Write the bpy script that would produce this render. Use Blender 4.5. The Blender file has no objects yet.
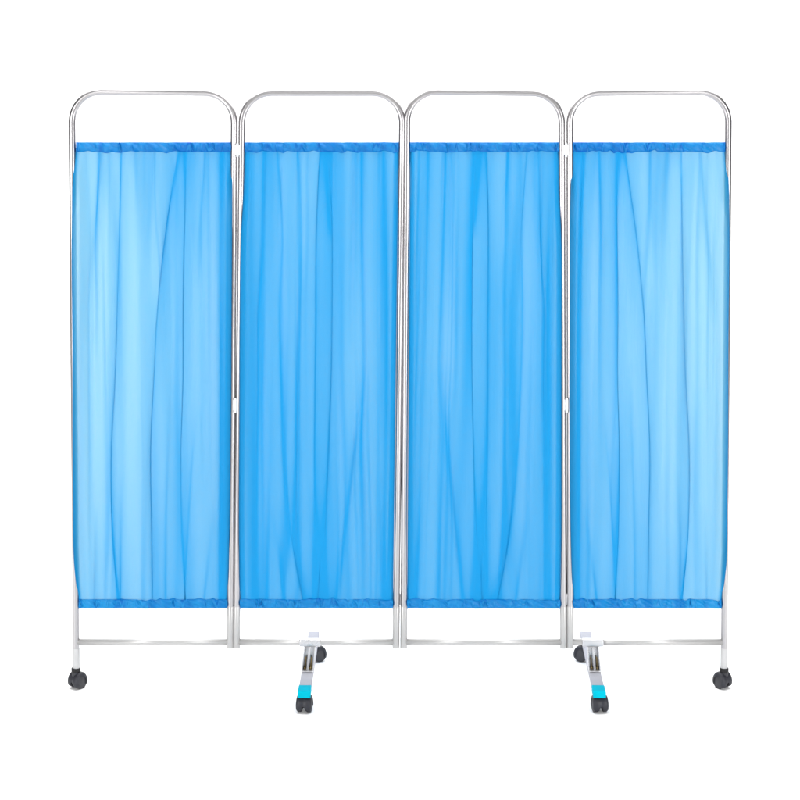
import bpy, bmesh, math, random
import numpy as np
from mathutils import Vector, Matrix

S = bpy.context.scene
COL = S.collection
R = math.radians

# ------------------------------------------------------------------ camera
FPX, PITCH, CAM_Y, CAM_Z = 1640.0, R(2.0), -5.0, 1.812
HOR = 104.0
PP = HOR + FPX * math.tan(PITCH)
cam_d = bpy.data.cameras.new('camera')
cam = bpy.data.objects.new('camera', cam_d)
COL.objects.link(cam)
cam.location = (0, CAM_Y, CAM_Z)
cam.rotation_euler = (R(90) - PITCH, 0, 0)
cam_d.sensor_width = 36
cam_d.lens = FPX / 800 * 36
cam_d.shift_y = -(400 - PP) / 800
cam_d.clip_end = 100
S.camera = cam

# ------------------------------------------------------------------ studio light
w = bpy.data.worlds.new('World')
S.world = w
w.use_nodes = True
bg = w.node_tree.nodes['Background']
bg.inputs[0].default_value = (1, 1, 1, 1)
bg.inputs[1].default_value = 0.14


def lamp(name, loc, target, sx, sy, power, color=(1, 1, 1)):
    d = bpy.data.lights.new(name, 'AREA')
    d.shape = 'RECTANGLE'
    d.size, d.size_y, d.energy, d.color = sx, sy, power, color
    o = bpy.data.objects.new(name, d)
    COL.objects.link(o)
    o.location = loc
    o.rotation_euler = (Vector(target) - Vector(loc)).to_track_quat('-Z', 'Y').to_euler()
    return o


lamp('overhead_softbox', (0, 0.3, 4.6), (0, 0.3, 0), 6.0, 5.0, 500)
lamp('backdrop_light', (-2.6, 1.2, 4.2), (-1.6, 3.4, 1.2), 2.0, 1.0, 60)
lamp('backdrop_light', (2.6, 1.2, 4.2), (1.6, 3.4, 1.2), 2.0, 1.0, 60)
lamp('strip_softbox', (-3.5, -4.2, 1.1), (-0.9, 0, 1.0), 1.0, 2.4, 180)
lamp('strip_softbox', (3.5, -4.2, 1.1), (0.9, 0, 1.0), 1.0, 2.4, 180)
lamp('front_softbox', (0, -6.2, 3.2), (0, 0, 0.9), 3.0, 1.6, 60)

S.view_settings.view_transform = 'Standard'
S.view_settings.look = 'None'
S.view_settings.exposure = 0.0
S.view_settings.gamma = 1.0
S.render.engine = 'CYCLES'
S.cycles.max_bounces = 14
S.cycles.transparent_max_bounces = 24
S.cycles.transmission_bounces = 12
S.cycles.diffuse_bounces = 6
S.cycles.use_denoising = True


# ------------------------------------------------------------------ helpers
def ray(px, py):
    c = Vector(((px - 400) / FPX, (PP - py) / FPX, -1))
    f = Vector((0, math.cos(PITCH), -math.sin(PITCH)))
    u = Vector((0, math.sin(PITCH), math.cos(PITCH)))
    return Vector((c.x, 0, 0)) + u * c.y + f


def at(px, py, Y=0.0):
    """the point of the vertical plane y=Y seen at a photograph position"""
    d = ray(px, py)
    t = (Y - CAM_Y) / d.y
    return Vector((0, CAM_Y, CAM_Z)) + d * t


def interp(tab, v):
    xs = [p[0] for p in tab]
    ys = [p[1] for p in tab]
    return np.interp(v, xs, ys)


def smooth_interp(tab, v):
    """piecewise curve with eased tangents (Catmull-Rom through the points)"""
    xs = np.array([p[0] for p in tab], float)
    ys = np.array([p[1] for p in tab], float)
    if len(xs) == 2:
        return np.interp(v, xs, ys)
    m = np.gradient(ys, xs)
    v = np.clip(np.asarray(v, float), xs[0], xs[-1])
    i = np.clip(np.searchsorted(xs, v) - 1, 0, len(xs) - 2)
    h = xs[i + 1] - xs[i]
    t = (v - xs[i]) / h
    return ((2 * t**3 - 3 * t**2 + 1) * ys[i] + (t**3 - 2 * t**2 + t) * h * m[i]
            + (-2 * t**3 + 3 * t**2) * ys[i + 1] + (t**3 - t**2) * h * m[i + 1])


def link(name, mesh, mat, parent=None, smooth=True):
    o = bpy.data.objects.new(name, mesh)
    COL.objects.link(o)
    if mat:
        mesh.materials.append(mat)
    if smooth:
        for p in mesh.polygons:
            p.use_smooth = True
    if parent:
        o.parent = parent
    return o


def from_bm(name, bm, mat, parent=None, smooth=True, sharp=40):
    if smooth:
        for e in bm.edges:
            if len(e.link_faces) == 2 and e.calc_face_angle(0) > R(sharp):
                e.smooth = False
    me = bpy.data.meshes.new(name)
    bm.to_mesh(me)
    bm.free()
    return link(name, me, mat, parent, smooth)


def sweep(bm, pts, rad, n=20, caps=True):
    """round tube through pts; rad is one radius or one per point"""
    if not hasattr(rad, '__len__'):
        rad = [rad] * len(pts)
    pts = [Vector(p) for p in pts]
    tang = []
    for i in range(len(pts)):
        a = pts[max(i - 1, 0)]
        b = pts[min(i + 1, len(pts) - 1)]
        tang.append((b - a).normalized())
    ref = Vector((0, 1, 0))
    if abs(tang[0].dot(ref)) > 0.9:
        ref = Vector((1, 0, 0))
    rings = []
    for p, t, r in zip(pts, tang, rad):
        u = (ref - t * ref.dot(t)).normalized()
        v = t.cross(u)
        ref = u
        rings.append([bm.verts.new(p + (u * math.cos(2 * math.pi * k / n) + v * math.sin(2 * math.pi * k / n)) * r) for k in range(n)])
    for a, b in zip(rings, rings[1:]):
        for k in range(n):
            bm.faces.new((a[k], a[(k + 1) % n], b[(k + 1) % n], b[k]))
    if caps:
        bm.faces.new(rings[0][::-1])
        bm.faces.new(rings[-1])
    return rings


def box(bm, c, s, bev=0.0, rot=None):
    r = bmesh.ops.create_cube(bm, size=1.0)
    vs = r['verts']
    M = Matrix.Translation(c) @ (rot.to_4x4() if rot else Matrix.Identity(4)) @ Matrix.Diagonal((s[0], s[1], s[2], 1))
    bmesh.ops.transform(bm, matrix=M, verts=vs)
    if bev:
        es = list({e for v in vs for e in v.link_edges})
        bmesh.ops.bevel(bm, geom=es, offset=bev, segments=3, affect='EDGES', profile=0.5)


def cyl(bm, a, b, r, n=24, bev=0.0):
    a, b = Vector(a), Vector(b)
    d = (b - a).normalized()
    if bev:
        pts = [a, a + d * bev * 0.3, a + d * bev, b - d * bev, b - d * bev * 0.3, b]
        rad = [r - bev, r - bev * 0.3, r, r, r - bev * 0.3, r - bev]
    else:
        pts, rad = [a, b], [r, r]
    sweep(bm, pts, rad, n)


# ------------------------------------------------------------------ materials
def new_mat(name):
    m = bpy.data.materials.new(name)
    m.use_nodes = True
    nt = m.node_tree
    nt.nodes.clear()
    out = nt.nodes.new('ShaderNodeOutputMaterial')
    return m, nt, out


def principled(name, col, rough, metal=0.0, noise_scale=30, noise_amt=0.12, bump=0.0, spec=0.5, coat=0.0, rough_amt=0.08):
    m, nt, out = new_mat(name)
    p = nt.nodes.new('ShaderNodeBsdfPrincipled')
    tc = nt.nodes.new('ShaderNodeTexCoord')
    nz = nt.nodes.new('ShaderNodeTexNoise')
    nz.inputs['Scale'].default_value = noise_scale
    nz.inputs['Detail'].default_value = 5
    nt.links.new(tc.outputs['Object'], nz.inputs['Vector'])
    mp = nt.nodes.new('ShaderNodeMapRange')
    mp.inputs['To Min'].default_value = rough - rough_amt
    mp.inputs['To Max'].default_value = rough + rough_amt
    nt.links.new(nz.outputs['Fac'], mp.inputs['Value'])
    nt.links.new(mp.outputs['Result'], p.inputs['Roughness'])
    rp = nt.nodes.new('ShaderNodeValToRGB')
    rp.color_ramp.elements[0].position = 0.3
    rp.color_ramp.elements[1].position = 0.7
    rp.color_ramp.elements[0].color = tuple(c * (1 - noise_amt) for c in col) + (1,)
    rp.color_ramp.elements[1].color = tuple(min(1, c * (1 + noise_amt)) for c in col) + (1,)
    nt.links.new(nz.outputs['Fac'], rp.inputs['Fac'])
    nt.links.new(rp.outputs['Color'], p.inputs['Base Color'])
    p.inputs['Metallic'].default_value = metal
    p.inputs['Specular IOR Level'].default_value = spec
    p.inputs['Coat Weight'].default_value = coat
    if bump:
        b = nt.nodes.new('ShaderNodeBump')
        b.inputs['Strength'].default_value = bump
        b.inputs['Distance'].default_value = 0.001
        nt.links.new(nz.outputs['Fac'], b.inputs['Height'])
        nt.links.new(b.outputs['Normal'], p.inputs['Normal'])
    nt.links.new(p.outputs[0], out.inputs['Surface'])
    return m


def fabric(name, refl, trans, gloss=0.10, rough=0.42, open_=0.10, bump=0.25, dense=None):
    """thin woven cloth: scatters back, lets light through, a little open weave, satin surface.
    dense = the same values where the weave is bunched into fine gathers (mesh attribute gather_tone, which also holds the painted side sheen)"""
    m, nt, out = new_mat(name)
    L, N = nt.links, nt.nodes
    tc = N.new('ShaderNodeTexCoord')
    mp = N.new('ShaderNodeMapping')
    mp.inputs['Scale'].default_value = (1.0, 1.0, 0.12)
    L.new(tc.outputs['Object'], mp.inputs['Vector'])
    nz = N.new('ShaderNodeTexNoise')
    nz.inputs['Scale'].default_value = 55
    nz.inputs['Detail'].default_value = 3
    L.new(mp.outputs['Vector'], nz.inputs['Vector'])
    wv = N.new('ShaderNodeTexNoise')
    wv.inputs['Scale'].default_value = 900
    wv.inputs['Detail'].default_value = 1
    L.new(tc.outputs['Object'], wv.inputs['Vector'])
    add = N.new('ShaderNodeMath')
    add.operation = 'MULTIPLY_ADD'
    add.inputs[1].default_value = 0.06
    L.new(wv.outputs['Fac'], add.inputs[0])
    L.new(nz.outputs['Fac'], add.inputs[2])
    bp = N.new('ShaderNodeBump')
    bp.inputs['Strength'].default_value = bump
    bp.inputs['Distance'].default_value = 0.004
    L.new(add.outputs[0], bp.inputs['Height'])

    def layer(refl, trans, gloss, open_):
        d = N.new('ShaderNodeBsdfDiffuse')
        d.inputs['Color'].default_value = refl + (1,)
        t = N.new('ShaderNodeBsdfTranslucent')
        t.inputs['Color'].default_value = trans + (1,)
        g = N.new('ShaderNodeBsdfGlossy')
        g.inputs['Roughness'].default_value = rough
        g.inputs['Color'].default_value = (gloss, gloss, gloss, 1)
        for n in (d, t, g):
            L.new(bp.outputs['Normal'], n.inputs['Normal'])
        a1 = N.new('ShaderNodeAddShader')
        L.new(d.outputs[0], a1.inputs[0])
        L.new(t.outputs[0], a1.inputs[1])
        a2 = N.new('ShaderNodeAddShader')
        L.new(a1.outputs[0], a2.inputs[0])
        L.new(g.outputs[0], a2.inputs[1])
        tr = N.new('ShaderNodeBsdfTransparent')
        mx = N.new('ShaderNodeMixShader')
        mx.inputs['Fac'].default_value = open_
        L.new(a2.outputs[0], mx.inputs[1])
        L.new(tr.outputs[0], mx.inputs[2])
        return mx
    thin = layer(refl, trans, gloss, open_)
    if dense:
        thick = layer(*dense)
        at_ = N.new('ShaderNodeAttribute')
        at_.attribute_name = 'gather_tone'
        mm = N.new('ShaderNodeMixShader')
        L.new(at_.outputs['Fac'], mm.inputs['Fac'])
        L.new(thin.outputs[0], mm.inputs[1])
        L.new(thick.outputs[0], mm.inputs[2])
        thin = mm
    L.new(thin.outputs[0], out.inputs['Surface'])
    return m


M_METAL = principled('brushed_steel', (0.355, 0.345, 0.35), 0.34, 1.0, noise_scale=8, noise_amt=0.03, rough_amt=0.015)
M_SLEEVE = principled('satin_grey_paint', (0.36, 0.355, 0.35), 0.34, 0.3, noise_scale=8, noise_amt=0.03, rough_amt=0.04)
M_STEM = principled('white_painted_steel', (0.37, 0.37, 0.375), 0.5, 0.0, noise_scale=30, noise_amt=0.03)
M_FOOT = principled('grey_painted_steel', (0.33, 0.33, 0.36), 0.8, 0.0, noise_scale=40, noise_amt=0.03, spec=0.03)
M_BRIGHT = principled('bright_zinc', (0.46, 0.46, 0.47), 0.28, 0.8, noise_scale=20, noise_amt=0.04)
M_BOLT = principled('yellow_zinc_bolt', (0.20, 0.15, 0.07), 0.35, 0.9, noise_scale=80, noise_amt=0.2)
M_HINGE = principled('white_plastic', (0.62, 0.63, 0.64), 0.4, 0.0, noise_amt=0.02)
M_CYAN = principled('cyan_tape', (0.0, 0.34, 0.44), 0.7, 0.0, noise_scale=50, noise_amt=0.06, spec=0.04)
M_HOOD = principled('dark_grey_plastic', (0.013, 0.0135, 0.019), 0.5, 0.0, spec=0.35, noise_scale=120, noise_amt=0.12, bump=0.15)
M_BLACK = principled('black_plastic', (0.006, 0.006, 0.007), 0.55, 0.0, noise_scale=80, noise_amt=0.1, spec=0.25)
M_WHEEL = principled('black_rubber', (0.013, 0.013, 0.018), 0.55, 0.0, noise_scale=120, noise_amt=0.15, bump=0.15)
M_WHITE = principled('white_seamless_paper', (0.90, 0.90, 0.90), 0.85, 0.0, noise_scale=6, noise_amt=0.008, spec=0.1)
M_CLOTH = fabric('sheer_blue_cloth', (0.009, 0.102, 0.140), (0.012, 0.125, 0.23), gloss=0.038, rough=0.42, open_=0.115,
                 dense=((0.001, 0.098, 0.21), (0.001, 0.092, 0.22), 0.009, 0.002))
M_HEM_LOW = fabric('lower_blue_hem', (0.003, 0.160, 0.34), (0.004, 0.11, 0.26), gloss=0.018, rough=0.40, open_=0.006, bump=0.6,
                   dense=((0.001, 0.085, 0.28), (0.001, 0.06, 0.19), 0.008, 0.002))
M_HEM = fabric('gathered_blue_hem', (0.003, 0.140, 0.33), (0.004, 0.095, 0.24), gloss=0.018, rough=0.40, open_=0.006, bump=0.6,
               dense=((0.001, 0.072, 0.28), (0.001, 0.05, 0.18), 0.008, 0.002))

# ------------------------------------------------------------------ seamless white surface
bm = bmesh.new()
prof = [(-9.0, 0.0), (-5.0, 0.0), (0.0, 0.0), (2.4, 0.0)]
for k in range(1, 13):
    a = R(90) * k / 12
    prof.append((2.4 + 1.4 * math.sin(a), 1.4 - 1.4 * math.cos(a)))
prof += [(3.8, 3.2), (3.8, 6.5)]
rows = []
for (yy, zz) in prof:
    rows.append([bm.verts.new((xx, yy, zz)) for xx in np.linspace(-8, 8, 17)])
for a, b in zip(rows, rows[1:]):
    for k in range(16):
        bm.faces.new((a[k], a[k + 1], b[k + 1], b[k]))
floor = from_bm('floor', bm, M_WHITE, sharp=60)
floor['kind'] = 'structure'

# ------------------------------------------------------------------ the folding screen
screen = bpy.data.objects.new('folding_screen', None)
COL.objects.link(screen)
screen['label'] = 'four panel blue curtain folding screen with silver tube frames on dark grey casters'
screen['category'] = 'folding screen'

# per panel: (px at y=140, px at y=640) of the left and right posts, photograph y of the rail's two ends,
# depth of the two posts, whether each post runs down to a caster
PANELS = [
    dict(l=(72.2, 76.0), r=(234.0, 230.4), rail=(91.5, 92.8), Y=(0.030, 0.000), down=(True, False)),
    dict(l=(241.8, 236.6), r=(402.0, 395.9), rail=(92.8, 92.8), Y=(0.000, -0.004), down=(False, False)),
    dict(l=(406.9, 403.8), r=(561.8, 563.4), rail=(91.7, 93.0), Y=(-0.004, 0.000), down=(False, False)),
    dict(l=(569.8, 570.2), r=(728.2, 724.2), rail=(92.8, 91.8), Y=(0.000, 0.030), down=(False, True)),
]
TR = 0.0107


def post_x(tab, py):
    return tab[0] + (tab[1] - tab[0]) * (py - 140) / 500.0


frames = []
for P in PANELS:
    L, Rr = P['l'], P['r']
    yl, yr = P['Y']
    botl = 668 if P['down'][0] else 647
    botr = 668 if P['down'][1] else 647
    RAD = 30.0
    pts = []
    for py in np.linspace(botl, P['rail'][0] + RAD, 26):
        pts.append(at(post_x(L, py), py, yl))
    xl, xr = post_x(L, P['rail'][0] + RAD), post_x(Rr, P['rail'][1] + RAD)

    def Yof(px):
        return yl + (yr - yl) * (px - xl) / (xr - xl)
    for k in range(1, 13):
        a = R(90) * k / 12
        px = xl + RAD * (1 - math.cos(a))
        pts.append(at(px, P['rail'][0] + RAD - RAD * math.sin(a), Yof(px)))
    for s in np.linspace(0, 1, 10)[1:-1]:
        px = xl + RAD + (xr - xl - 2 * RAD) * s
        pts.append(at(px, P['rail'][0] + (P['rail'][1] - P['rail'][0]) * s, Yof(px)))
    for k in range(0, 12):
        a = R(90) * k / 12
        px = xr - RAD * (1 - math.sin(a))
        pts.append(at(px, P['rail'][1] + RAD - RAD * math.cos(a), Yof(px)))
    for py in np.linspace(P['rail'][1] + RAD, botr, 26):
        pts.append(at(post_x(Rr, py), py, yr))
    bm = bmesh.new()
    sweep(bm, pts, TR, 24)
    fr = from_bm('frame', bm, M_METAL, screen)
    P['Yof'] = Yof
    frames.append(fr)
    # lower cross bar, butted into the posts
    bm = bmesh.new()
    a = at(post_x(L, 642), 642, yl)
    b = at(post_x(Rr, 642), 642, yr)
    cyl(bm, a, b, 0.0092, 20)
    from_bm('crossbar', bm, M_SLEEVE, fr)
    # thicker sleeves over the foot of each inner post, with a small cap
    for tab, YY, down in ((L, yl, P['down'][0]), (Rr, yr, P['down'][1])):
        if down:
            bm = bmesh.new()
            cyl(bm, at(post_x(tab, 648), 648, YY), at(post_x(tab, 667.6), 667.6, YY), TR + 0.0006, 24, 0.0005)
            from_bm('stem', bm, M_STEM, fr)
        else:
            bm = bmesh.new()
            cyl(bm, at(post_x(tab, 606), 606, YY), at(post_x(tab, 648), 648, YY), 0.0112, 24, 0.0012)
            from_bm('sleeve', bm, M_SLEEVE, fr)

# hinges between neighbouring panels
for i in range(3):
    A, B = PANELS[i], PANELS[i + 1]
    for (py0, py1, lowest) in ((144, 156, False), (398, 411, False), (594, 604, True)):
        if i == 1 and not lowest:
            py0, py1 = py0 + 1, py1 - 3
        pm = (py0 + py1) / 2
        xa, xb = post_x(A['r'], pm), post_x(B['l'], pm)
        xm = (xa + xb) / 2
        bm = bmesh.new()
        pa, pb = at(xa, py0, 0), at(xa, py1, 0)
        qa, qb = at(xb, py0, 0), at(xb, py1, 0)
        h = pa.z - pb.z
        c = (pa + pb + qa + qb) / 4
        front = -1 if i != 1 else 1
        box(bm, c + Vector((0, 0, 0)), (abs(qa.x - pa.x) * 0.72, 0.020 if i != 1 and not lowest else 0.006, h * 0.82), 0.0012)
        hg = from_bm('hinge', bm, M_SLEEVE if lowest else M_HINGE, screen)
        bm = bmesh.new()
        slim = i == 1 or lowest
        k = c + Vector((0, -0.002 if slim else -0.011, 0))
        cyl(bm, k + Vector((0, 0, h * 0.56)), k - Vector((0, 0, h * 0.56)), 0.003 if slim else 0.0042, 16, 0.001)
        from_bm('pin', bm, M_BRIGHT if slim else M_HINGE, hg)

# ------------------------------------------------------------------ curtains
# edges of each cloth in photograph positions, and its folds. A fold: path [(y, x)], width px,
# k = how far it doubles back on itself (over 1 the cloth overlaps in three layers), c = depth in m,
# amp [(y, factor)] along its length
EDGES = [
    ([(142, 76.5), (160, 74.5), (185, 72.3), (210, 71.8), (350, 72.3), (500, 73.0), (570, 74.5), (592, 77), (608, 79)],
     [(142, 232.6), (300, 231.7), (450, 230.6), (570, 228.6), (608, 227.4)]),
    ([(142, 245.0), (200, 243.2), (230, 241.2), (330, 239.6), (410, 239.4), (520, 239.0), (608, 239.8)],
     [(142, 398.8), (608, 393.0)]),
    ([(142, 410.2), (608, 407.0)],
     [(142, 558.6), (200, 559.6), (230, 561.0), (330, 561.6), (410, 561.4), (520, 561.2), (608, 560.4)]),
    ([(142, 572.2), (200, 570.4), (300, 569.4), (450, 569.5), (570, 571.6), (608, 573.2)],
     [(142, 725.2), (160, 727.0), (185, 729.0), (210, 729.4), (350, 728.5), (500, 727.6), (570, 726.0), (592, 723.2), (608, 721.2)]),
]
FOLDS_OUT = [   # the outer cloths (drawn on the left one)
    dict(p=[(150, 101.7), (230, 95), (300, 88), (400, 84)], w=4, k=0.9, c=0.006, a=[(150, 1), (230, .7), (330, 0)]),
    dict(p=[(150, 121), (300, 117.5), (375, 115.2), (450, 111.3), (530, 112), (608, 118)], w=3.6, k=1.25, c=0.008, a=[(150, .6), (240, .9), (450, 1), (608, 1)]),
    dict(p=[(150, 152.7), (250, 150)], w=6, k=0.7, c=0.007, a=[(150, 1), (210, .8), (280, 0)]),
    dict(p=[(150, 178.5), (225, 167), (315, 157), (375, 154), (450, 150.5), (530, 151.6), (608, 152.5)], w=4.2, k=1.3, c=0.010, a=[(150, .9), (608, 1)]),
    dict(p=[(150, 187), (250, 184), (315, 183), (375, 183), (450, 181), (530, 181), (608, 183.5)], w=3.0, k=1.4, c=0.007, a=[(150, 1), (300, 1), (608, 1)]),
    dict(p=[(150, 205), (240, 200), (300, 199)], w=4.5, k=0.9, c=0.006, a=[(150, 1), (230, .7), (290, 0)]),
    dict(p=[(470, 122), (530, 121.5), (608, 123.5)], w=2.6, k=1.3, c=0.006, a=[(470, 0), (540, .7), (608, 1.1)]),
    dict(p=[(400, 198), (450, 193), (540, 188.5), (608, 187)], w=3.0, k=1.2, c=0.006, a=[(400, 0), (470, .7), (608, 1.1)]),
    dict(p=[(500, 96), (608, 93.5)], w=3.0, k=0.9, c=0.005, a=[(500, 0), (608, 1)]),
    dict(p=[(380, 170), (450, 168), (530, 166), (608, 166)], w=3.4, k=1.0, c=0.006, a=[(360, 0), (450, .7), (608, 1)]),
    dict(p=[(520, 212), (608, 203)], w=3.0, k=0.9, c=0.005, a=[(500, 0), (608, 1)]),
    dict(p=[(142, 135), (260, 139)], w=4.5, k=0.7, c=0.005, a=[(142, 1), (250, 0)]),
    dict(p=[(142, 221), (608, 222)], w=5.5, k=0.6, c=0.006, a=[(142, .8), (608, .8)]),
]
FOLDS_IN = [    # the inner cloths (drawn on the second one)
    dict(p=[(150, 265.5), (250, 262.6), (300, 259.5), (400, 259), (500, 257), (608, 256)], w=4.6, k=1.05, c=0.008, a=[(150, .9), (400, 1), (520, .6), (608, .7)]),
    dict(p=[(150, 278), (240, 282), (300, 279.5), (400, 280.6), (470, 283), (540, 289), (608, 302)], w=3.8, k=1.05, c=0.006, a=[(150, .9), (608, 1)]),
    dict(p=[(142, 319.5), (220, 316.8), (315, 316.6), (400, 315.5), (520, 315.5), (608, 319)], w=3.0, k=1.45, c=0.009, a=[(142, 1), (608, 1)]),
    dict(p=[(142, 332), (300, 332), (380, 331), (435, 329), (520, 325.6), (608, 320.5)], w=3.6, k=1.35, c=0.010, a=[(142, 1.0), (608, 1)]),
    dict(p=[(142, 325.6), (200, 327), (260, 327)], w=2.2, k=1.3, c=0.005, a=[(142, 1.1), (190, 0.8), (240, 0)]),
    dict(p=[(250, 301), (435, 297), (560, 298.6), (608, 306)], w=7.0, k=0.8, c=0.009, a=[(200, 0), (300, 1), (608, 1)]),
    dict(p=[(380, 362), (435, 356), (530, 345), (608, 336)], w=6.5, k=0.7, c=0.008, a=[(360, 0), (450, 1), (608, .9)]),
    dict(p=[(480, 380), (608, 385)], w=6, k=0.6, c=0.006, a=[(460, 0), (608, 1)]),
    dict(p=[(142, 357), (260, 354), (340, 350)], w=7, k=0.6, c=0.007, a=[(142, 1), (250, .7), (360, 0)]),
    dict(p=[(142, 297), (260, 303)], w=4, k=0.9, c=0.006, a=[(142, 1), (240, 0)]),
    dict(p=[(500, 310), (608, 314)], w=2.6, k=1.3, c=0.005, a=[(480, 0), (608, 1.1)]),
    dict(p=[(520, 274), (608, 285)], w=3.4, k=1.0, c=0.005, a=[(500, 0), (608, 1)]),
    dict(p=[(142, 250), (608, 249)], w=6, k=0.5, c=0.006, a=[(142, .9), (608, .8)]),
    dict(p=[(142, 384), (400, 387), (608, 384)], w=6, k=0.4, c=0.006, a=[(142, .6), (608, .3)]),
]


def curtain_field(i, mirror, u, v):
    """u: 0..1 across (already in the drawn orientation), v: photograph y. Returns px, depth offset."""
    le, re = EDGES[i]
    Lx, Rx = smooth_interp(le, v), smooth_interp(re, v)
    folds = FOLDS_OUT if i in (0, 3) else FOLDS_IN
    dle, dre = EDGES[0 if i in (0, 3) else 1]
    dL, dR = smooth_interp(dle, v), smooth_interp(dre, v)
    uu = 1 - u if mirror else u
    X = dL + (dR - dL) * uu                      # drawn position
    dx = np.zeros_like(X)
    dy = np.zeros_like(X)
    ga = np.zeros_like(X)
    for f in folds:
        c = smooth_interp(f['p'], v)
        a = interp(f['a'], v)
        wd = f['w']
        t = (X - c) / wd
        kk = f['k'] * (0.95 if f['k'] >= 1.2 else 0.8)
        wd = wd * (1.2 if f['k'] >= 1.2 else 1.1)
        late = f['a'][0][1] == 0                       # folds that only form lower down stay faint
        ga += (0.95 if f['k'] >= 1.2 and not late else 0.40) * np.minimum(a, 1) * (0.80 * np.exp(-((X - c) / (0.58 * f['w'])) ** 2 / 2) + 0.30 * np.exp(-((X - c - 0.8 * f['w']) / (1.9 * f['w'])) ** 2 / 2))
        t = (X - c) / wd
        dx += -kk * np.minimum(a, 1.15) * wd * t * np.exp(-t * t / 2)
        dy += (0.46 if f['k'] >= 1.2 else 0.75) * f['c'] * a * np.tanh(0.7 * t) * np.exp(-(t / 3.4) ** 2)
    rng = np.random.RandomState(11 + i)
    # fine gathers next to the two hems
    for k in range(34):
        c = rng.uniform(dL.min() + 4, dR.max() - 4)
        wd = rng.uniform(1.6, 3.6)
        am = rng.uniform(0.0008, 0.0028) * rng.choice([-1, 1])
        ln = rng.uniform(10, 60)
        drift = rng.uniform(-0.10, 0.10)
        if k % 2:
            e = np.exp(-np.maximum(v - 150, 0) / ln)
            t = (X - c - drift * (v - 150)) / wd
        else:
            e = np.exp(-np.maximum(602 - v, 0) / ln)
            t = (X - c - drift * (602 - v)) / wd
        dy += am * e * np.exp(-t * t / 2)
    # fine gathers that run the whole drop
    for k in range(52):
        c0 = rng.uniform(dL.min() + 4, dR.max() - 4)
        wd = rng.uniform(0.8, 2.4)
        am = rng.uniform(0.25, 1.0)
        ph = rng.uniform(0, 6.28)
        c = c0 + rng.uniform(-4, 4) * np.sin(v / 170.0 + ph)
        fade = 0.55 + 0.45 * np.sin(v / rng.uniform(60, 140) + ph * 2)
        g = am * fade * np.exp(-((X - c) / wd) ** 2 / 2)
        dy += 0.0009 * g * (1 if k % 2 else -1)
        ga += 0.24 * g
    # base tone: even on inner panels; side sheen painted paler towards outer edge
    if i in (0, 3):
        base = 0.0 + 0.50 * np.clip((uu - 0.13) / 0.85, 0, 1) ** 1.1 + 0.20 * np.clip((uu - 0.88) / 0.10, 0, 1)
        base = base + 0.20 * np.clip((v - 380) / 230.0, 0, 1) * (0.4 + 0.6 * (1 - uu)) + 0.10 * np.clip((210 - v) / 60, 0, 1)
    else:
        base = 0.50 + 0.05 * np.sin(X * 0.05 + 1.0) + 0.10 * np.clip((v - 330) / 270.0, 0, 1)
    base = base + 0.9 * np.clip(1.3 - np.minimum(uu, 1 - uu) / 0.026, 0, 1)          # turned side edges
    ga = np.clip(base + ga * (1 - 0.35 * base), 0, 1)
    # slow billow
    dy += 0.0025 * np.sin(X * 0.07 + 0.004 * v + i) * np.sin((v - 142) / 466 * math.pi)
    dy += 0.0030 * np.sin(X * 0.23 - 0.004 * v + 2 * i) * (0.6 + 0.4 * np.sin(X * 0.09 + i))
    edge = np.clip(np.minimum(uu, 1 - uu) / 0.05, 0, 1)
    edge = edge * edge * (3 - 2 * edge)
    dx *= edge
    dy *= 0.25 + 0.75 * edge
    X2 = X + dx
    un = (X2 - dL) / (dR - dL)
    if mirror:
        un = 1 - un
    return Lx + (Rx - Lx) * un, dy, ga


def front_offset(v):
    """cloth hangs just in front of the tubes, except at its hems, which run between them"""
    a = np.clip((v - 143) / 120.0, 0, 1)
    b = np.clip((608 - v) / 90.0, 0, 1)
    return -0.015 * a * a * (3 - 2 * a) * b * b * (3 - 2 * b) - 0.002


def grid_mesh(name, PX, PY, YY):
    nv, nu = PX.shape
    dxr = (PX - 400) / FPX
    up = (PP - PY) / FPX
    dirx = dxr
    diry = up * math.sin(PITCH) + math.cos(PITCH)
    dirz = up * math.cos(PITCH) - math.sin(PITCH)
    t = (YY - CAM_Y) / diry
    co = np.stack([dirx * t, CAM_Y + diry * t, CAM_Z + dirz * t], -1).reshape(-1, 3)
    me = bpy.data.meshes.new(name)
    idx = np.arange(nv * nu).reshape(nv, nu)
    q = np.stack([idx[1:, :-1], idx[1:, 1:], idx[:-1, 1:], idx[:-1, :-1]], -1).reshape(-1, 4)
    me.from_pydata(co.tolist(), [], q.tolist())
    return me


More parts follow.
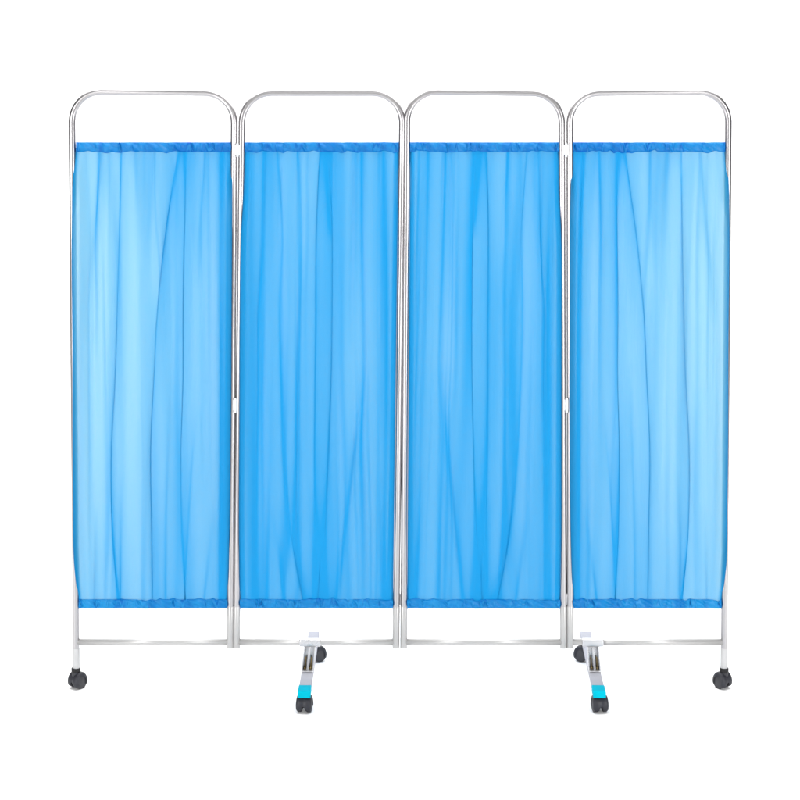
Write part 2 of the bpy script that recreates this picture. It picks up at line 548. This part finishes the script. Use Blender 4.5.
NU, NV = 520, 170
for i, P in enumerate(PANELS):
    mirror = i >= 2
    V = np.linspace(143.5, 606.5, NV)
    U = np.linspace(-0.010, 1.010, NU)
    over = np.maximum(np.maximum(-U, U - 1), 0)          # the cloth's side edges are turned back behind it
    UU, VV = np.meshgrid(np.where(U < 0, -U, np.where(U > 1, 2 - U, U)), V)
    PX, DY, GA = curtain_field(i, mirror, UU, VV)
    xl = P['l'][0]
    xr = P['r'][0]
    Yb = P['Y'][0] + (P['Y'][1] - P['Y'][0]) * (PX - xl) / (xr - xl)
    hold = np.clip((VV - 149) / 26, 0, 1) * np.clip((602 - VV) / 26, 0, 1)      # gathered tight inside the casings
    hold = hold * hold * (3 - 2 * hold)
    YY = Yb + front_offset(VV) + DY * (0.22 + 0.78 * hold) + 0.0015 * (1 - hold)
    # keep the cloth off the posts it passes in front of
    for tab in (P['l'], P['r']):
        near = np.exp(-((PX - (tab[0] + (tab[1] - tab[0]) * (VV - 140) / 500)) / 5.0) ** 2)
        lim = Yb - 0.0125
        inside = np.clip((VV - 150) / 40, 0, 1) * np.clip((604 - VV) / 30, 0, 1)
        inside = inside * inside * (3 - 2 * inside)
        YY = YY + near * inside * (np.minimum(YY, lim) - YY)
    YY = YY + 0.0022 * np.clip(over / 0.004, 0, 1)[None, :]
    cur = link('curtain', grid_mesh('curtain', PX, VV, YY), M_CLOTH, screen)
    att = cur.data.attributes.new('gather_tone', 'FLOAT', 'POINT')
    att.data.foreach_set('value', GA.reshape(-1).astype(np.float32))
    # hems: flattened cloth casings with ruffled lower / upper edges
    for (which, y0, y1) in (('top', 142.2, 151.8), ('bottom', 599.4, 608.2)):
        nu, na = 420, 28
        U = np.linspace(0, 1, nu)
        ang = np.linspace(0, 2 * math.pi, na + 1)
        UU, AA = np.meshgrid(U, ang)
        vc = (y0 + y1) / 2
        rng = np.random.RandomState(40 + i * 2 + (which == 'top'))
        ruff = np.zeros(nu)
        puck = np.zeros(nu)
        for k in range(16):
            c, wd, am = rng.uniform(0, 1), rng.uniform(0.008, 0.03), rng.uniform(-1, 1)
            ruff += am * np.exp(-((U - c) / wd) ** 2)
        for k in range(40):
            c, wd, am = rng.uniform(0, 1), rng.uniform(0.004, 0.016), rng.uniform(-1, 1)
            puck += am * np.exp(-((U - c) / wd) ** 2)
        half = (y1 - y0) / 2
        s = np.sin(AA)
        free = (s < 0) if which == 'top' else (s > 0)
        VVh = vc - half * np.sign(s) * np.abs(s) ** 0.8 + np.where(free, 1.5 * ruff * np.abs(s), 0.12 * ruff * np.abs(s))
        dep = 0.0062 * np.cos(AA) * (1 + 0.42 * puck + 0.30 * np.sin(3 * AA + 40 * UU + 2 * puck))
        # wrinkles running round the casing
        dep += 0.0022 * np.sin(90 * UU + 4 * s + 3 * puck) * np.abs(np.cos(AA))
        PXs, DYs, GAs = curtain_field(i, mirror, UU, np.full_like(UU, 146.0 if which == 'top' else 604.0))
        le, re = EDGES[i]
        vv = np.full_like(UU, vc)
        Lx, Rx = smooth_interp(le, vv), smooth_interp(re, vv)
        Lx = np.maximum(Lx, post_x(P['l'], vc) + 2.9)
        Rx = np.minimum(Rx, post_x(P['r'], vc) - 2.9)
        PXh = Lx + (Rx - Lx) * UU
        Ybh = P['Y'][0] + (P['Y'][1] - P['Y'][0]) * (PXh - xl) / (xr - xl)
        YYh = Ybh - 0.002 - dep - 0.001 + 0.22 * DYs
        hm = link('hem', grid_mesh('hem', PXh, VVh, YYh), M_HEM if which == 'top' else M_HEM_LOW, cur)
        # cloth bunched up where a fold enters the casing, and along its stitched edge
        g0 = 0.25 + 0.9 * (GAs - GAs.mean()) + 0.45 * puck[None, :] * np.cos(3 * s + 5 * puck) + 0.45 * np.clip(np.abs(VVh - vc) / half - 0.55, 0, 1) * np.where(free, 1, 0.3)
        att = hm.data.attributes.new('gather_tone', 'FLOAT', 'POINT')
        att.data.foreach_set('value', np.clip(g0, 0, 1).reshape(-1).astype(np.float32))


# ------------------------------------------------------------------ casters and feet
def caster(loc, rotz, stem_top, off=0.010):
    """twin-wheel caster: loc = swivel point on the floor, the wheels trail by off along local y"""
    M = Matrix.Translation(loc) @ Matrix.Rotation(rotz, 4, 'Z')
    WR, WW, GAP = 0.0215, 0.0150, 0.0135
    cy, cz = off, WR
    bm = bmesh.new()
    # hood: rounded shell over both wheels
    nx, na = 25, 30
    Wd = 2 * WW + GAP + 0.004
    rows = []
    for lay, shrink in ((0, 0.0), (1, 0.0018)):
        for j in range(na + 1):
            row = []
            for k in range(nx):
                s = -1 + 2 * k / (nx - 1)
                cut = 30 * math.exp(-(s / 0.22) ** 4)          # the hood is notched between the wheels
                a = R(-28 + cut) + R(236 - 2 * cut) * j / na
                r = (WR + 0.0040 - shrink) * (1 - abs(s * 0.985) ** 5) ** 0.2
                # the centre of the hood dips between the wheels
                r *= 1 - 0.045 * math.exp(-(s / 0.22) ** 2)
                row.append(bm.verts.new((s * (Wd / 2 - shrink), cy - r * math.cos(a), cz + r * math.sin(a) * (1.22 if math.sin(a) > 0 else 1.0))))
            rows.append(row)
    n1 = na + 1
    for lay in (0, 1):
        for j in range(na):
            for k in range(nx - 1):
                q = (rows[lay * n1 + j][k], rows[lay * n1 + j][k + 1], rows[lay * n1 + j + 1][k + 1], rows[lay * n1 + j + 1][k])
                bm.faces.new(q if lay == 0 else q[::-1])
    for j in (0, na):
        for k in range(nx - 1):
            bm.faces.new((rows[j][k], rows[j][k + 1], rows[n1 + j][k + 1], rows[n1 + j][k]))
    # centre web and swivel boss
    box(bm, (0, cy * 0.7, cz + 0.007), (GAP * 0.8, 0.032, 0.028), 0.002)
    cyl(bm, (0, 0, WR * 1.55), (0, 0, stem_top - 0.009), 0.0125, 24, 0.0015)
    bmesh.ops.recalc_face_normals(bm, faces=bm.faces)
    bm.transform(M)
    body = from_bm('caster', bm, M_HOOD, screen)
    for sx in (-1, 1):
        bm = bmesh.new()
        x0 = sx * GAP / 2
        x1 = sx * (GAP / 2 + WW)
        cyl(bm, (x0, cy, cz), (x1, cy, cz), WR, 36, 0.0035)
        bmesh.ops.recalc_face_normals(bm, faces=bm.faces)
        bm.transform(M)
        from_bm('wheel', bm, M_WHEEL, body)
    bm = bmesh.new()
    cyl(bm, (0, 0, stem_top - 0.0115), (0, 0, stem_top + 0.002), 0.0138, 24, 0.0012)
    bm.transform(M)
    from_bm('collar', bm, M_BLACK, body)
    return body


def ground(px, py):
    d = ray(px, py)
    t = -CAM_Z / d.z
    return Vector((0, CAM_Y, CAM_Z)) + d * t


pl = at(75.8, 668, 0.030)
pr = at(724.2, 668, 0.030)
caster((pl.x, pl.y, 0), R(-38), pl.z - 0.001, 0.007)
caster((pr.x, pr.y, 0), R(38), pr.z - 0.001, 0.007)


def foot(x0, ang, lean, rear_dx, rear_rot, front_rot):
    """low bar across the screen with a caster at each end, bolted under a crossbar"""
    rotm = Matrix.Rotation(ang, 3, 'Z')
    T = Matrix.Translation((x0, 0, 0)) @ rotm.to_4x4()
    zt = 0.067
    bm = bmesh.new()
    y0, y1 = -0.187, 0.375
    box(bm, (0, (y0 + y1) / 2, zt - 0.009), (0.036, y1 - y0, 0.018), 0.003)
    bm.transform(T)
    f = from_bm('foot', bm, M_FOOT, screen)
    # cyan tape wrapped round the front end
    bm = bmesh.new()
    box(bm, (0, y0 + 0.027, zt - 0.009), (0.0385, 0.058, 0.0205), 0.003)
    bm.transform(T)
    from_bm('tape', bm, M_CYAN, f)
    # clamp round the crossbar
    zc = at(400, 642, 0).z
    bm = bmesh.new()
    box(bm, (lean, 0, zc), (0.066, 0.026, 0.023), 0.004)
    bm.transform(T)
    from_bm('clamp', bm, M_BRIGHT, f)
    # upright bracket: open channel facing the front, with a rib, bolts and a lower flange
    bm = bmesh.new()
    z0, z1 = zt + 0.0005, zc - 0.010
    zm, hh = (z0 + z1) / 2, z1 - z0
    sh = lean / (z1 - z0)
    TS = T @ Matrix(((1, 0, sh, -sh * z0), (0, 1, 0, 0), (0, 0, 1, 0), (0, 0, 0, 1)))      # the bracket leans a little sideways
    box(bm, (0, 0.010, zm), (0.036, 0.004, hh), 0.001)
    box(bm, (-0.0165, -0.002, zm), (0.004, 0.022, hh - 0.001), 0.001)
    box(bm, (0.0165, -0.002, zm), (0.004, 0.022, hh - 0.002), 0.001)
    box(bm, (0, -0.001, zm), (0.007, 0.020, hh - 0.003), 0.001)
    box(bm, (0, -0.008, zt + 0.0035), (0.037, 0.036, 0.004), 0.001)
    bm.transform(TS)
    br = from_bm('bracket', bm, M_BRIGHT, f)
    for sx in (-1, 1):
        bm = bmesh.new()
        cyl(bm, (sx * 0.0088, -0.002, z0 + 0.006), (sx * 0.0088, -0.002, z0 + 0.042), 0.0024, 14, 0.0006)
        cyl(bm, (sx * 0.0088, -0.002, z0 + 0.005), (sx * 0.0088, -0.002, z0 + 0.0105), 0.0046, 6)
        bm.transform(TS)
        from_bm('bolt', bm, M_BOLT, br)
    # casters front and rear
    a = T @ Vector((0.001, -0.160, 0))
    caster(a, front_rot, zt - 0.010, 0.006)
    b = T @ Vector((rear_dx, 0.280, 0))
    caster(b, rear_rot, zt - 0.010, 0.010)


foot(-0.285, R(0), 0.008, 0.008, R(-62), R(172))
foot(0.600, R(-2.2), -0.006, -0.008, R(62), R(-172))
